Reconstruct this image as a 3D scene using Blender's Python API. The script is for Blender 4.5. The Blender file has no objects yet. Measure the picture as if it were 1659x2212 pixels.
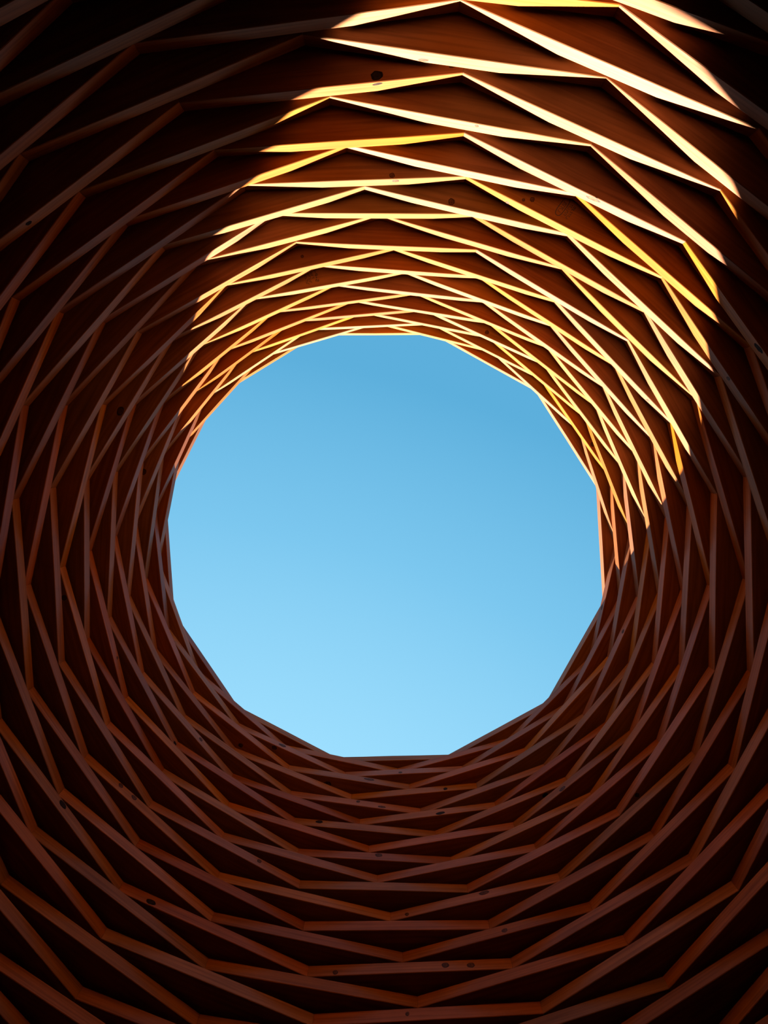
import bpy, bmesh, math, random
from mathutils import Matrix, Vector

random.seed(7)
scene = bpy.context.scene
col = scene.collection

# ------------------------------------------------------------------ camera
EYE = 1.45                                   # camera height above the ground
cam_data = bpy.data.cameras.new('camera')
cam_data.sensor_fit = 'VERTICAL'
cam_data.sensor_height = 36.0
cam_data.lens = 1700.0 / 2212.0 * 36.0
cam_data.clip_start = 0.01
cam = bpy.data.objects.new('camera', cam_data)
col.objects.link(cam)
cam.matrix_world = Matrix.Translation((0, 0, EYE)) @ Matrix((
    (0.999992, -0.000307, 0.003908),
    (0.0, -0.996920, -0.078425),
    (0.003920, 0.078425, -0.996912))).to_4x4()
scene.camera = cam

# ------------------------------------------------------------------ sky and sun
SUN_AZ, SUN_EL = math.radians(106.0), math.radians(33.7)
SUN = Vector((math.cos(SUN_AZ) * math.cos(SUN_EL), math.sin(SUN_AZ) * math.cos(SUN_EL), math.sin(SUN_EL)))
sun_data = bpy.data.lights.new('sun', 'SUN')
sun_data.energy = 60.0
sun_data.angle = math.radians(0.53)
sun_data.color = (1.0, 0.89, 0.74)
sun = bpy.data.objects.new('sun', sun_data)
sun.rotation_euler = SUN.to_track_quat('Z', 'Y').to_euler()
sun.location = SUN * 30
col.objects.link(sun)

world = bpy.data.worlds.new('sky')
scene.world = world
world.use_nodes = True
wn, wl = world.node_tree.nodes, world.node_tree.links
bg = wn['Background']
tc = wn.new('ShaderNodeTexCoord')
dot = wn.new('ShaderNodeVectorMath'); dot.operation = 'DOT_PRODUCT'
dot.inputs[1].default_value = SUN
wl.new(tc.outputs['Generated'], dot.inputs[0])
mr = wn.new('ShaderNodeMapRange')
mr.inputs['From Min'].default_value = -1; mr.inputs['From Max'].default_value = 1
wl.new(dot.outputs['Value'], mr.inputs['Value'])
ramp = wn.new('ShaderNodeValToRGB')
el = ramp.color_ramp.elements
def lin(r, g, b):
    f = lambda v: (v / 255) / 12.92 if v / 255 <= 0.04045 else ((v / 255 + 0.055) / 1.055) ** 2.4
    return (f(r), f(g), f(b), 1)
el[0].position = 0.0;  el[0].color = lin(84, 165, 212)
el[1].position = 1.0;  el[1].color = lin(185, 236, 255)
for pos, c in ((0.74, lin(93, 175, 220)), (0.83, lin(124, 199, 239)), (0.915, lin(158, 223, 255))):
    e = el.new(pos); e.color = c
wl.new(mr.outputs[0], ramp.inputs[0])
wl.new(ramp.outputs[0], bg.inputs['Color'])
bg.inputs['Strength'].default_value = 1.0

scene.view_settings.view_transform = 'Standard'
scene.view_settings.look = 'None'
scene.view_settings.exposure = 0.0
scene.view_settings.gamma = 1.0
scene.view_settings.use_curve_mapping = False

# ------------------------------------------------------------------ materials
def new_mat(name):
    m = bpy.data.materials.new(name); m.use_nodes = True
    return m, m.node_tree.nodes, m.node_tree.links, m.node_tree.nodes['Principled BSDF']

def wood_material(name, pale, deep, rough=0.42, vary=0.22):
    """Planed softwood: streaks of grain along local X, each board with its own tint."""
    m, n, l, p = new_mat(name)
    tc = n.new('ShaderNodeTexCoord'); oi = n.new('ShaderNodeObjectInfo')
    off = n.new('ShaderNodeVectorMath'); off.operation = 'SCALE'
    cx = n.new('ShaderNodeCombineXYZ')
    for i in range(3): l.new(oi.outputs['Random'], cx.inputs[i])
    l.new(cx.outputs[0], off.inputs[0]); off.inputs['Scale'].default_value = 37.0
    add = n.new('ShaderNodeVectorMath'); add.operation = 'ADD'
    l.new(tc.outputs['Object'], add.inputs[0]); l.new(off.outputs[0], add.inputs[1])
    mp = n.new('ShaderNodeMapping'); mp.inputs['Scale'].default_value = (3.0, 70.0, 110.0)
    l.new(add.outputs[0], mp.inputs[0])
    grain = n.new('ShaderNodeTexNoise'); grain.inputs['Scale'].default_value = 1.6
    grain.inputs['Detail'].default_value = 5.0; grain.inputs['Distortion'].default_value = 0.6
    l.new(mp.outputs[0], grain.inputs['Vector'])
    blotch = n.new('ShaderNodeTexNoise'); blotch.inputs['Scale'].default_value = 9.0
    blotch.inputs['Detail'].default_value = 3.0
    l.new(add.outputs[0], blotch.inputs['Vector'])
    r1 = n.new('ShaderNodeValToRGB')
    r1.color_ramp.elements[0].position = 0.30; r1.color_ramp.elements[0].color = (*deep, 1)
    r1.color_ramp.elements[1].position = 0.62; r1.color_ramp.elements[1].color = (*pale, 1)
    l.new(grain.outputs['Fac'], r1.inputs[0])
    # weathering / tint of the individual board
    hs = n.new('ShaderNodeHueSaturation')
    l.new(r1.outputs[0], hs.inputs['Color'])
    mh = n.new('ShaderNodeMapRange'); mh.inputs['To Min'].default_value = 0.492; mh.inputs['To Max'].default_value = 0.510
    l.new(oi.outputs['Random'], mh.inputs['Value']); l.new(mh.outputs[0], hs.inputs['Hue'])
    mul = n.new('ShaderNodeMath'); mul.operation = 'MULTIPLY_ADD'
    mul.inputs[1].default_value = 17.31; mul.inputs[2].default_value = 0.2
    l.new(oi.outputs['Random'], mul.inputs[0])
    fr = n.new('ShaderNodeMath'); fr.operation = 'FRACT'; l.new(mul.outputs[0], fr.inputs[0])
    mv = n.new('ShaderNodeMapRange'); mv.inputs['To Min'].default_value = 1 - vary; mv.inputs['To Max'].default_value = 1 + vary * 0.6
    l.new(fr.outputs[0], mv.inputs['Value'])
    mb = n.new('ShaderNodeMapRange'); mb.inputs['From Min'].default_value = 0.3; mb.inputs['From Max'].default_value = 0.7
    mb.inputs['To Min'].default_value = 0.86; mb.inputs['To Max'].default_value = 1.08
    l.new(blotch.outputs['Fac'], mb.inputs['Value'])
    vv = n.new('ShaderNodeMath'); vv.operation = 'MULTIPLY'
    l.new(mv.outputs[0], vv.inputs[0]); l.new(mb.outputs[0], vv.inputs[1])
    l.new(vv.outputs[0], hs.inputs['Value'])
    m2 = n.new('ShaderNodeMath'); m2.operation = 'MULTIPLY'; m2.inputs[1].default_value = 53.7
    l.new(oi.outputs['Random'], m2.inputs[0])
    f2 = n.new('ShaderNodeMath'); f2.operation = 'FRACT'; l.new(m2.outputs[0], f2.inputs[0])
    ms = n.new('ShaderNodeMapRange'); ms.inputs['To Min'].default_value = 0.88; ms.inputs['To Max'].default_value = 1.08
    l.new(f2.outputs[0], ms.inputs['Value']); l.new(ms.outputs[0], hs.inputs['Saturation'])
    l.new(hs.outputs[0], p.inputs['Base Color'])
    p.inputs['Roughness'].default_value = rough
    p.inputs['Specular IOR Level'].default_value = 0.07
    bump = n.new('ShaderNodeBump'); bump.inputs['Strength'].default_value = 0.25; bump.inputs['Distance'].default_value = 0.0008
    l.new(grain.outputs['Fac'], bump.inputs['Height']); l.new(bump.outputs[0], p.inputs['Normal'])
    return m

WOOD = wood_material('planed_softwood', (0.258, 0.088, 0.021), (0.172, 0.053, 0.010))

gm, gn, gl, gp = new_mat('packed_earth')
nz = gn.new('ShaderNodeTexNoise'); nz.inputs['Scale'].default_value = 3.0; nz.inputs['Detail'].default_value = 8.0
gr = gn.new('ShaderNodeValToRGB')
gr.color_ramp.elements[0].color = (0.035, 0.026, 0.016, 1); gr.color_ramp.elements[1].color = (0.10, 0.075, 0.045, 1)
gl.new(nz.outputs['Fac'], gr.inputs[0]); gl.new(gr.outputs[0], gp.inputs['Base Color'])
gp.inputs['Roughness'].default_value = 0.95

# ------------------------------------------------------------------ the tower's courses
PLANK_T = 0.038                 # plank thickness
PITCH = 0.038 / 0.76            # height from one course to the next (a thin packer lies between)
PLANK_W = 0.135                 # plank depth from the inner face outwards
Z_RIM = 49.999 * PITCH + EYE  # top of the highest course
# inner top corners of each twelve-sided course, millimetres, highest course first
COURSES = """
692.3 485.8 517.6 812.0 200.4 990.7 -166.8 999.9 -485.1 829.7 -684.3 523.4 -702.8 156.1 -534.5 -168.7 -218.8 -358.0 146.3 -359.4 465.4 -185.3 663.3 115.6
710.7 292.2 638.4 653.2 384.8 917.4 33.6 1016.2 -323.2 940.0 -594.8 700.0 -713.4 350.0 -636.3 -11.1 -384.6 -282.6 -31.7 -384.5 320.7 -298.2 590.3 -57.0
673.0 83.8 712.4 453.6 548.2 790.3 235.3 987.9 -131.4 1007.6 -460.5 852.1 -673.2 552.4 -705.8 182.8 -544.7 -153.4 -234.2 -357.9 133.1 -374.6 459.2 -213.0
581.5 -95.1 723.9 249.6 667.7 623.9 419.9 910.3 68.4 1025.0 -299.4 965.5 -585.9 733.2 -722.5 385.3 -663.3 13.3 -421.5 -276.3 -67.3 -398.5 295.9 -327.8
448.5 -244.1 679.7 52.5 734.3 430.5 583.4 785.8 268.2 998.6 -107.1 1034.5 -455.6 890.7 -683.7 589.2 -734.1 210.1 -581.3 -141.7 -270.6 -365.3 106.8 -397.7
283.4 -353.4 585.8 -122.8 744.7 227.7 700.8 616.6 459.7 919.6 98.9 1054.9 -281.8 1002.1 -588.5 773.4 -742.0 419.5 -694.5 33.5 -455.6 -274.4 -94.3 -413.8
78.3 -423.6 437.3 -279.6 687.9 16.2 761.4 402.0 622.7 775.3 308.9 1012.4 -78.2 1063.9 -442.8 929.0 -691.8 630.0 -759.3 240.7 -619.7 -127.9 -309.7 -373.1
-138.6 -435.7 254.8 -392.6 578.1 -169.0 759.7 184.1 734.1 587.3 501.4 915.5 135.6 1073.9 -259.4 1036.1 -586.0 816.1 -763.0 459.2 -734.4 58.5 -504.4 -272.3
-353.4 -387.8 47.0 -457.1 425.2 -322.1 696.5 -25.8 789.9 374.8 662.5 762.7 347.8 1023.5 -49.7 1091.4 -434.4 967.3 -705.7 668.6 -794.2 268.9 -664.0 -119.9
-550.6 -277.6 -177.2 -463.1 233.7 -434.0 578.0 -214.0 780.5 145.3 771.3 564.9 544.4 915.6 172.2 1096.8 -238.5 1074.3 -597.2 852.0 -787.2 494.0 -775.6 75.8
-707.5 -113.1 -396.3 -403.4 16.4 -491.1 413.7 -365.0 705.5 -67.7 819.2 343.5 701.1 749.9 387.0 1033.3 -25.4 1120.6 -427.8 1004.6 -720.1 705.4 -824.8 296.3
-821.2 92.0 -598.3 -283.5 -217.2 -492.7 212.3 -473.9 578.4 -261.9 800.9 105.6 809.6 543.6 584.8 913.8 205.6 1116.6 -222.9 1106.7 -599.4 895.0 -813.3 528.5
-869.8 325.6 -765.3 -106.2 -448.6 -432.3 -18.5 -541.6 407.2 -420.5 725.7 -118.8 864.3 311.5 753.1 743.4 427.5 1058.2 8.9 1162.1 -419.0 1057.3 -741.3 751.3
-848.4 567.0 -866.8 113.6 -651.1 -293.0 -258.5 -529.6 193.3 -527.5 585.9 -313.2 834.0 62.8 859.8 523.8 640.3 922.8 247.7 1150.6 -202.3 1155.0 -602.0 945.5
-761.0 795.6 -907.5 358.3 -813.3 -100.4 -495.9 -445.7 -49.7 -572.0 397.0 -470.4 738.4 -163.7 895.7 272.5 800.2 733.0 481.6 1073.0 37.6 1200.6 -412.5 1101.1
-610.5 997.8 -877.9 609.9 -917.2 134.0 -706.7 -297.7 -304.9 -559.5 166.8 -575.8 587.7 -367.0 860.1 18.5 907.5 495.3 693.9 928.0 287.8 1181.1 -182.0 1201.7
-405.0 1149.7 -782.0 840.8 -949.8 387.8 -866.0 -95.9 -546.0 -469.9 -83.8 -621.1 390.0 -524.0 758.4 -215.8 938.1 236.2 857.9 722.9 532.9 1091.3 69.3 1238.9
-161.7 1244.2 -614.2 1046.5 -907.3 650.1 -962.9 152.3 -756.1 -306.7 -343.3 -593.9 152.3 -625.7 596.0 -414.8 894.5 -23.5 959.5 474.2 749.2 935.6 337.8 1213.7
102.9 1290.3 -401.7 1207.7 -800.0 897.8 -997.0 419.7 -923.0 -93.9 -595.9 -497.9 -110.3 -673.6 391.8 -583.9 789.7 -268.5 992.3 203.8 923.0 720.5 588.7 1120.2
379.5 1263.1 -145.3 1313.9 -631.1 1110.3 -955.1 694.3 -1027.0 165.3 -818.5 -329.3 -385.5 -641.8 139.3 -693.9 622.1 -483.1 947.5 -68.8 1029.6 459.6 817.8 955.8
664.6 1152.4 152.2 1352.5 -386.9 1283.3 -828.3 964.2 -1054.8 463.2 -995.7 -87.9 -662.0 -532.2 -150.3 -736.6 391.2 -662.3 823.7 -335.8 1059.4 157.8 1006.3 712.0
900.3 971.1 442.8 1313.9 -115.9 1384.5 -638.4 1183.1 -999.2 749.6 -1093.5 188.0 -887.7 -346.4 -436.8 -698.1 125.3 -768.4 642.5 -554.5 1003.2 -125.8 1108.5 434.5
1086.0 701.6 740.3 1181.9 203.4 1412.3 -371.0 1356.8 -849.9 1033.9 -1107.9 511.0 -1065.1 -75.4 -727.6 -558.9 -191.8 -797.1 383.8 -732.8 856.7 -405.3 1121.4 112.3
1181.0 380.9 993.8 960.4 529.7 1349.9 -57.8 1454.7 -620.8 1269.7 -1025.9 832.1 -1157.6 244.6 -971.0 -331.9 -514.9 -730.2 75.7 -835.8 635.0 -639.6 1037.8 -204.2
1173.7 40.9 1171.5 664.0 835.6 1191.8 281.0 1465.4 -328.5 1437.3 -851.1 1122.7 -1152.7 586.1 -1141.1 -34.7 -813.1 -564.4 -261.1 -847.3 350.7 -811.4 866.6 -489.9
"""
courses = []
for line in COURSES.strip().splitlines():
    v = [float(x) / 1000 for x in line.split()]
    courses.append([Vector((v[2 * i], v[2 * i + 1])) for i in range(12)])
# the same twist and flare carried on down to the ground
n_all = int(Z_RIM / PITCH)
step = math.radians(-16.2)
while len(courses) < n_all:
    c = courses[-1]
    cen = sum(c, Vector((0, 0))) / 12
    r = sum((q - cen).length for q in c) / 12
    k = len(courses)
    grow = 0.0235 * max(0.0, 1 - (k - 25) / 46.0)
    a0 = math.atan2(c[0].y - cen.y, c[0].x - cen.x) + step
    courses.append([cen + Vector((math.cos(a0 + i * math.pi / 6), math.sin(a0 + i * math.pi / 6))) * (r + grow)
                    for i in range(12)])

def mesh_object(name, verts, faces, mat, parent=None):
    me = bpy.data.meshes.new(name)
    me.from_pydata(verts, [], faces)
    me.materials.append(mat)
    me.update()
    o = bpy.data.objects.new(name, me)
    col.objects.link(o)
    if parent: o.parent = parent
    return o

def outward(c, i):
    cen = sum(c, Vector((0, 0))) / 12
    a = (c[i] - c[i - 1]).normalized(); b = (c[(i + 1) % 12] - c[i]).normalized()
    n = Vector((a.y, -a.x)) + Vector((b.y, -b.x)); n.normalize()
    if n.dot(c[i] - cen) < 0: n = -n
    return n / max(0.5, n.dot(Vector((b.y, -b.x)) if Vector((b.y, -b.x)).dot(n) > 0 else Vector((-b.y, b.x))))

def plank_frame(k, i):
    """Origin at the middle of the inner face's lower edge; X along the plank, Y outward, Z up."""
    c = courses[k]; a, b = c[i], c[(i + 1) % 12]
    x = (b - a).normalized(); y = Vector((x.y, -x.x))
    cen = sum(c, Vector((0, 0))) / 12
    if y.dot(a - cen) < 0:
        x, y, a, b = -x, -y, b, a
    m = (a + b) / 2
    z = Z_RIM - k * PITCH - PLANK_T
    M = Matrix(((x.x, y.x, 0, m.x), (x.y, y.y, 0, m.y), (0, 0, 1, z), (0, 0, 0, 1)))
    return M, (b - a).length, x, y

def plank_geometry(k, i, rnd, gap=0.0002, segs=4):
    c = courses[k]; j = (i + 1) % 12
    M, L, x, y = plank_frame(k, i)
    # mitred ends follow the bisectors of the two corners
    e0, e1 = (outward(c, i), outward(c, j))
    if (c[j] - c[i]).dot(x) < 0: e0, e1 = e1, e0
    s0 = e0.dot(x) / max(0.3, e0.dot(y)); s1 = e1.dot(x) / max(0.3, e1.dot(y))
    ch, t, w = 0.0012, PLANK_T, PLANK_W
    prof = [(ch, 0), (0, ch), (0, t - ch), (ch, t), (w, t), (w, 0)]
    V, F = [], []
    for s in range(segs + 1):
        u = s / segs
        jit = [rnd.uniform(-0.00035, 0.00035) if 0 < s < segs else 0.0 for _ in range(2)]
        for q, (py, pz) in enumerate(prof):
            xl = -L / 2 + gap + s0 * py; xr = L / 2 - gap + s1 * py
            dy = jit[0] if q in (0, 1) else jit[1] if q in (2, 3) else 0.0
            V.append((xl + (xr - xl) * u, py + dy, pz))
    for s in range(segs):
        for q in range(6):
            a, b = s * 6 + q, s * 6 + (q + 1) % 6
            F.append((a, a + 6, b + 6, b))
    F.append(tuple(range(6))); F.append(tuple(segs * 6 + q for q in range(5, -1, -1)))
    return M, V, F

# camera test used only to tell the planks one can see from those out of the frame
inv = cam.matrix_world.inverted()
FPX = 1700.0
def in_frame(p):
    q = inv @ p
    if q.z >= -0.05: return False
    return abs(FPX * q.x / -q.z) < 829.5 + 6 and abs(FPX * q.y / -q.z) < 1106 + 6
def plank_in_view(k, i):
    M, L, x, y = plank_frame(k, i)
    for s in range(13):
        for z in (0.0, PLANK_T):
            if in_frame(M @ Vector((-L / 2 + L * s / 12, 0, z))): return True
    return False

# ------------------------------------------------------------------ ground
g = 40.0
ground = mesh_object('floor', [(-g, -g, 0), (g, -g, 0), (g, g, 0), (-g, g, 0)], [(0, 1, 2, 3)], gm)
ground['kind'] = 'structure'

# ------------------------------------------------------------------ tower
tower = bpy.data.objects.new('timber_tower', None)
col.objects.link(tower)
tower.empty_display_size = 0.3
cen0 = sum(courses[-1], Vector((0, 0))) / 12
tower.location = (cen0.x, cen0.y, 0)
tower['label'] = 'round tower of stacked twelve-sided rings of softwood planks, open to the sky'
tower['category'] = 'tower'
bpy.context.view_layer.update()
T_INV = Matrix.Translation((-cen0.x, -cen0.y, 0))

planks = {}
rest_v, rest_f = [], []
rnd = random.Random(11)
for k in range(len(courses)):
    for i in range(12):
        if k <= 27 and plank_in_view(k, i):
            M, V, F = plank_geometry(k, i, rnd)
            o = mesh_object('plank', V, F, WOOD, tower)
            o.matrix_local = T_INV @ M
            planks[(k, i)] = o
        else:
            M, V, F = plank_geometry(k, i, rnd, segs=1)
            b = len(rest_v); MM = T_INV @ M
            rest_v += [tuple(MM @ Vector(v)) for v in V]; rest_f += [tuple(b + q for q in f) for f in F]
rest = mesh_object('lower_courses', rest_v, rest_f, WOOD, tower)
rest['kind'] = 'stuff'
rest['label'] = 'plank courses below and beside the part in view'

# thin packers between the courses, set back out of sight behind the inner faces
sv, sf = [], []
for k, c in enumerate(courses):
    z1 = Z_RIM - k * PITCH - PLANK_T - 0.0001; z0 = Z_RIM - (k + 1) * PITCH + 0.0001
    if k == len(courses) - 1: z0 = 0.0
    o_ = [outward(c, i) for i in range(12)]
    for i in range(12):
        j = (i + 1) % 12; b = len(sv)
        for z in (z0, z1):
            for q in (c[i] + o_[i] * 0.098, c[j] + o_[j] * 0.098, c[j] + o_[j] * 0.130, c[i] + o_[i] * 0.130):
                v = T_INV @ Vector((q.x, q.y, z)); sv.append(tuple(v))
        sf += [tuple(b + q for q in f) for f in ((3, 2, 1, 0), (4, 5, 6, 7), (0, 1, 5, 4), (1, 2, 6, 5), (2, 3, 7, 6), (3, 0, 4, 7))]
packers = mesh_object('packing_strips', sv, sf, WOOD, tower)
packers['kind'] = 'stuff'
packers['label'] = 'thin packing strips set back between the plank courses'

# ------------------------------------------------------------------ knots in the planks
def knot_material(name, core, ring, rough=0.6):
    m, n, l, p = new_mat(name)
    tc = n.new('ShaderNodeTexCoord')
    ln = n.new('ShaderNodeVectorMath'); ln.operation = 'LENGTH'
    nz = n.new('ShaderNodeTexNoise'); nz.inputs['Scale'].default_value = 2.2; nz.inputs['Detail'].default_value = 4.0
    l.new(tc.outputs['Object'], ln.inputs[0]); l.new(tc.outputs['Object'], nz.inputs['Vector'])
    ad = n.new('ShaderNodeMath'); ad.operation = 'MULTIPLY_ADD'; ad.inputs[1].default_value = 0.5
    l.new(nz.outputs['Fac'], ad.inputs[0]); l.new(ln.outputs['Value'], ad.inputs[2])
    sn = n.new('ShaderNodeMath'); sn.operation = 'PINGPONG'; sn.inputs[1].default_value = 0.17
    l.new(ad.outputs[0], sn.inputs[0])
    r = n.new('ShaderNodeValToRGB')
    r.color_ramp.elements[0].position = 0.02; r.color_ramp.elements[0].color = (*core, 1)
    r.color_ramp.elements[1].position = 0.15; r.color_ramp.elements[1].color = (*ring, 1)
    l.new(sn.outputs[0], r.inputs[0]); l.new(r.outputs[0], p.inputs['Base Color'])
    p.inputs['Roughness'].default_value = rough
    p.inputs['Specular IOR Level'].default_value = 0.08
    return m

KNOT_MATS = {
    'dark': knot_material('knot_brown', (0.022, 0.008, 0.003), (0.085, 0.028, 0.007)),
    'ring': knot_material('knot_amber', (0.016, 0.006, 0.002), (0.085, 0.030, 0.006)),
    'swirl': knot_material('knot_swirl', (0.008, 0.0035, 0.001), (0.105, 0.038, 0.008)),
    'hole': knot_material('knot_black', (0.004, 0.002, 0.001), (0.020, 0.008, 0.004), 0.8),
}
def knot_mesh(style, seed):
    r = random.Random(seed)
    V, F = [(0, 0, 0.9)], []
    n = 14
    for ringi, (rad, h) in enumerate(((0.55, 0.75), (1.0, -0.3))):
        for a in range(n):
            w = rad * (1 + r.uniform(-0.10, 0.10))
            t = 2 * math.pi * a / n
            V.append((w * math.cos(t), w * math.sin(t), h))
    for a in range(n):
        b = (a + 1) % n
        F.append((0, 1 + a, 1 + b)); F.append((1 + a, 1 + n + a, 1 + n + b, 1 + b))
    me = bpy.data.meshes.new('knot')
    me.from_pydata(V, [], F); me.materials.append(KNOT_MATS[style]); me.update()
    for p in me.polygons: p.use_smooth = True
    return me
KNOT_MESH = {s: [knot_mesh(s, 5 + 7 * q) for q in range(3)] for s in KNOT_MATS}
# course, plank, face or underside, place along and across it, half-sizes (mm), look
KNOTS = (
    (19, 6, 'u', 105.7, 4.0, 13.3, 13.1, 'hole'),
    (17, 6, 'f', 43.1, 6.1, 19.0, 15, 'swirl'),
    (15, 4, 'f', 87.4, 3.7, 9.1, 13.4, 'ring'),
    (14, 4, 'u', -36.7, 8.8, 8.3, 8.7, 'dark'),
    (15, 4, 'u', 79.7, 4.7, 7.0, 6.3, 'dark'),
    (10, 1, 'u', -11.8, 26.7, 4.6, 4.8, 'dark'),
    (20, 7, 'f', -55.7, 29.8, 11.4, 6.7, 'dark'),
    (19, 6, 'u', 244.7, 13.1, 6.2, 2.8, 'ring'),
    (18, 6, 'f', 32.5, 9.6, 4.6, 7.0, 'ring'),
    (3, 4, 'f', -60.9, 34.3, 19.3, 15, 'dark'),
    (3, 4, 'u', 62.3, 24.3, 13.6, 10.0, 'ring'),
    (2, 3, 'f', 10.4, 3.6, 8.3, 10.6, 'ring'),
    (5, 5, 'f', -77.4, 12.4, 15.7, 15, 'dark'),
    (4, 4, 'f', -94.0, 14.9, 6.7, 12.7, 'hole'),
    (6, 5, 'f', -38.1, 6.5, 16.6, 15, 'hole'),
    (7, 6, 'f', 129.5, 35.4, 11.4, 15, 'hole'),
    (9, 7, 'f', -10.8, 28.9, 10.8, 13.7, 'dark'),
    (5, 5, 'f', -6.9, 36.8, 6.6, 10.1, 'ring'),
    (6, 7, 'f', -56.5, 24.4, 7.7, 14.7, 'dark'),
    (7, 8, 'f', -194.1, 12.3, 8.7, 14.2, 'hole'),
    (4, 8, 'u', -42.5, 28.0, 10.6, 11.2, 'dark'),
    (5, 9, 'u', 106.4, 4.3, 9.1, 9.6, 'dark'),
    (2, 8, 'u', -137.6, 0.4, 11.1, 5.8, 'dark'),
    (9, 11, 'u', -9.7, 0.6, 14.2, 12.4, 'dark'),
    (19, 5, 'f', -96.2, 16.7, 8.1, 8.5, 'hole'),
    (17, 7, 'f', 16.4, 7.6, 15.2, 15, 'hole'),
    (15, 6, 'f', 24.5, 2.1, 6.0, 11.5, 'dark'),
    (1, 0, 'f', 17.6, 19.0, 11.4, 15, 'dark'),
    (4, 2, 'f', -84.9, 13.3, 8.0, 12.7, 'dark'),
    (15, 0, 'f', -4.8, 33.2, 12.3, 15, 'hole'),
    (12, 10, 'f', 65.2, 31.4, 8.9, 12.7, 'dark'),
    (12, 10, 'f', 109.7, 37.2, 7.8, 12.7, 'dark'),
    (15, 11, 'f', 159.7, 12.4, 12.2, 11.6, 'hole'),
    (15, 10, 'f', -140.8, 17.5, 10.2, 15, 'dark'),
    (12, 8, 'f', 173.6, 12.7, 6.6, 10.5, 'ring'),
    (15, 10, 'f', 172.0, 7.0, 7.1, 9.6, 'dark'),
    (7, 5, 'u', -126.6, 9.0, 9.9, 7.8, 'hole'),
    (8, 5, 'f', 37.3, 5.4, 12.2, 15, 'dark'),
    (15, 10, 'f', -82.3, 21.1, 9.2, 15, 'dark'),
    (14, 9, 'f', -19.1, 15.3, 9.4, 11.9, 'dark'),
    (11, 6, 'u', 150.2, 2.6, 6.7, 7.1, 'dark'),
    (15, 5, 'u', -104.4, 10.6, 4.0, 4.2, 'dark'),
    (15, 5, 'f', -132.6, 35.0, 5.1, 7.8, 'ring'),
    (15, 5, 'u', -88.2, 19.7, 6.0, 6.3, 'dark'),
    (11, 3, 'u', -157.8, 18.2, 5.6, 3.5, 'dark'),
    (4, 11, 'u', -0.0, 12.4, 6.7, 7.0, 'dark'),
    (10, 3, 'f', 130.2, 18.8, 5.8, 11.1, 'dark'),
    (2, 11, 'u', 66.5, 10.8, 8.3, 7.3, 'dark'),
    (17, 11, 'f', 43.3, 21.3, 5.8, 9.1, 'dark'),
    (12, 8, 'f', -25.6, 34.2, 15.6, 14.8, 'dark'),
    (11, 9, 'f', -96.8, 24.2, 6.8, 10.8, 'ring'),
    (3, 5, 'u', -25.5, 29.9, 8.2, 7.1, 'ring'),
    (8, 9, 'f', -94.0, 32.5, 7.4, 11.7, 'ring'),
    (10, 10, 'u', 135.8, 4.6, 8.1, 8.5, 'dark'),
    (2, 4, 'f', 32.7, 21.3, 12.6, 13.3, 'dark'),
    (2, 4, 'u', 53.0, 0.6, 9.7, 7.3, 'ring'),
    (19, 6, 'f', 105.7, 7.0, 13.0, 6.5, 'hole'),
)
for q, (k, i, side, a, b, rx, ry, style) in enumerate(KNOTS):
    if (k, i) not in planks: continue
    ry = min(ry, 10.0)
    ry = max(ry, 2.5); b = max(b, ry + 1.5)
    if side == 'f':
        b = min(b, 36.5 - ry)
        # text plane: X along the plank, Y up, normal towards the inside of the tower
        M = Matrix(((1, 0, 0, a), (0, 0, -1, 0), (0, 1, 0, b), (0, 0, 0, 1)))
    else:
        # on the underside: normal pointing down
        M = Matrix(((1, 0, 0, a), (0, -1, 0, b), (0, 0, -1, 0), (0, 0, 0, 1)))
    for c in range(3): M[c][3] /= 1000
    o = bpy.data.objects.new('knot', KNOT_MESH[style][q % 3])
    col.objects.link(o); o.parent = planks[(k, i)]
    o.matrix_local = M @ Matrix.Rotation(random.uniform(-0.25, 0.25), 4, 'Z') @ Matrix.Diagonal((rx / 1000, ry / 1000, 0.0005, 1))

# ------------------------------------------------------------------ faded grade stamps inked on two undersides
im, inn, il, ip = new_mat('stamp_ink')
ip.inputs['Base Color'].default_value = (0.016, 0.006, 0.002, 1); ip.inputs['Roughness'].default_value = 0.7
def stamp(k, i, x, y, rot, build):
    if (k, i) not in planks: return
    V, F = [], []
    def quad(x0, y0, x1, y1):
        b = len(V); V.extend(((x0, y0, 0), (x1, y0, 0), (x1, y1, 0), (x0, y1, 0))); F.append((b, b + 1, b + 2, b + 3))
    def seg(x0, y0, x1, y1, w):
        d = Vector((x1 - x0, y1 - y0)); n = Vector((-d.y, d.x)).normalized() * w / 2
        b = len(V); V.extend(((x0 + n.x, y0 + n.y, 0), (x0 - n.x, y0 - n.y, 0), (x1 - n.x, y1 - n.y, 0), (x1 + n.x, y1 + n.y, 0)))
        F.append((b, b + 1, b + 2, b + 3))
    build(quad, seg)
    o = mesh_object('grade_stamp', [tuple(c / 1000 for c in v) for v in V], F, im, planks[(k, i)])
    M = Matrix(((1, 0, 0, x / 1000), (0, -1, 0, y / 1000), (0, 0, -1, -0.00015), (0, 0, 0, 1)))
    o.matrix_local = M @ Matrix.Rotation(math.radians(rot), 4, 'Z')
    o['label'] = 'faded dark grade stamp'
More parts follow.
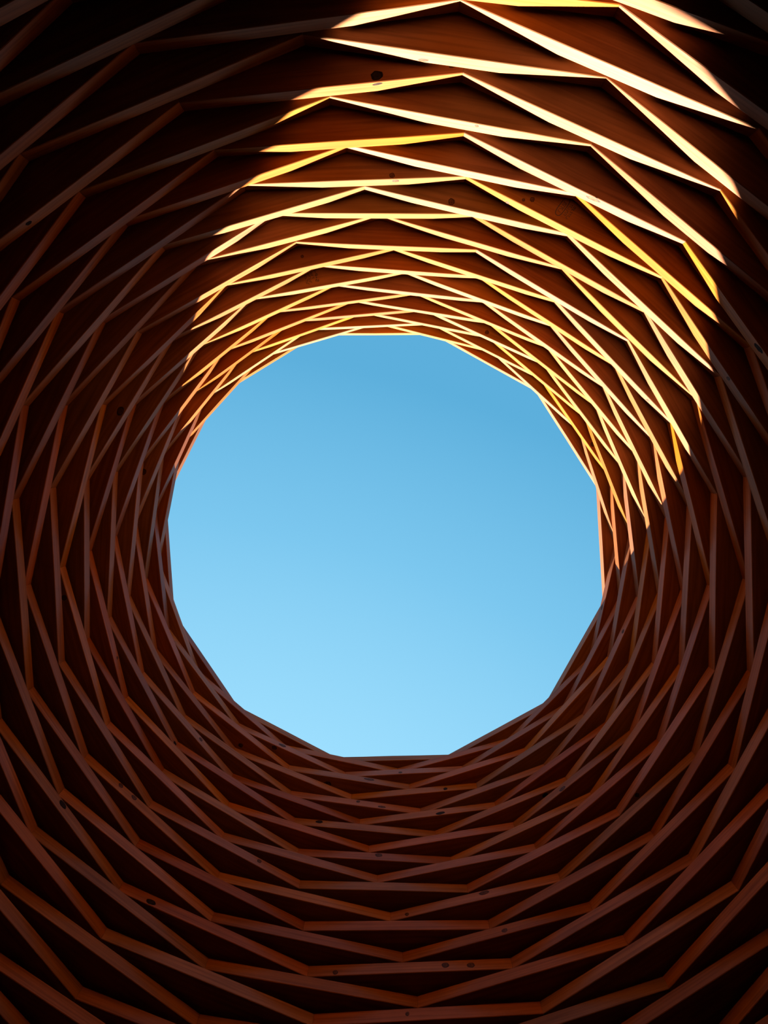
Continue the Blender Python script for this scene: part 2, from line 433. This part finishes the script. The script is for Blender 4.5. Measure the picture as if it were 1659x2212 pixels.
def blurred_line(seg, rnd, x0, x1, y, h):
    """a row of worn, unreadable printed characters"""
    x = x0
    while x < x1:
        w = rnd.uniform(0.45, 0.75) * h
        kind = rnd.randrange(4)
        if kind in (0, 2): seg(x, y, x, y + h, 1.0)
        if kind in (1, 2): seg(x, y + h, x + w, y + h, 1.0)
        if kind in (0, 1): seg(x + w, y, x + w, y + h, 1.0)
        if kind in (0, 3): seg(x, y, x + w, y, 1.0)
        if kind == 3: seg(x, y, x + w, y + h, 1.0)
        x += w + 1.3
def oval_stamp(quad, seg):
    r = random.Random(3); n = 26; pts = []
    for a in range(n):
        t = 2 * math.pi * a / n
        pts.append((21 * math.copysign(abs(math.cos(t)) ** 0.6, math.cos(t)), 7.5 * math.copysign(abs(math.sin(t)) ** 0.7, math.sin(t))))
    for a in range(n): seg(*pts[a], *pts[(a + 1) % n], 1.6)
    blurred_line(seg, r, -13, 13, -3.5, 7)
    blurred_line(seg, r, -15, 10, -16, 5.5)
    blurred_line(seg, r, -15, 12, -24, 5.0)
def column_stamp(quad, seg):
    r = random.Random(9)
    # first row reads S-P-F
    for s in (((6, 8), (1, 8)), ((1, 8), (1, 4.5)), ((1, 4.5), (6, 4.5)), ((6, 4.5), (6, 1)), ((6, 1), (1, 1)), ((8.5, 4.5), (13.5, 4.5)),
              ((16, 1), (16, 8)), ((16, 8), (20.5, 8)), ((20.5, 8), (20.5, 4.5)), ((20.5, 4.5), (16, 4.5)), ((23, 4.5), (28, 4.5)),
              ((30.5, 1), (30.5, 8)), ((30.5, 8), (35.5, 8)), ((30.5, 4.5), (34.5, 4.5))):
        seg(s[0][0] - 18, s[0][1] + 8, s[1][0] - 18, s[1][1] + 8, 1.6)
    blurred_line(seg, r, -6, 18, 0.5, 5)
    blurred_line(seg, r, -17, 18, -7.5, 5)
    blurred_line(seg, r, -20, 18, -16.5, 6)
stamp(15, 5, -24.0, 35.0, 100.0, oval_stamp)
stamp(8, 0, -37.5, 30.0, -95.0, column_stamp)
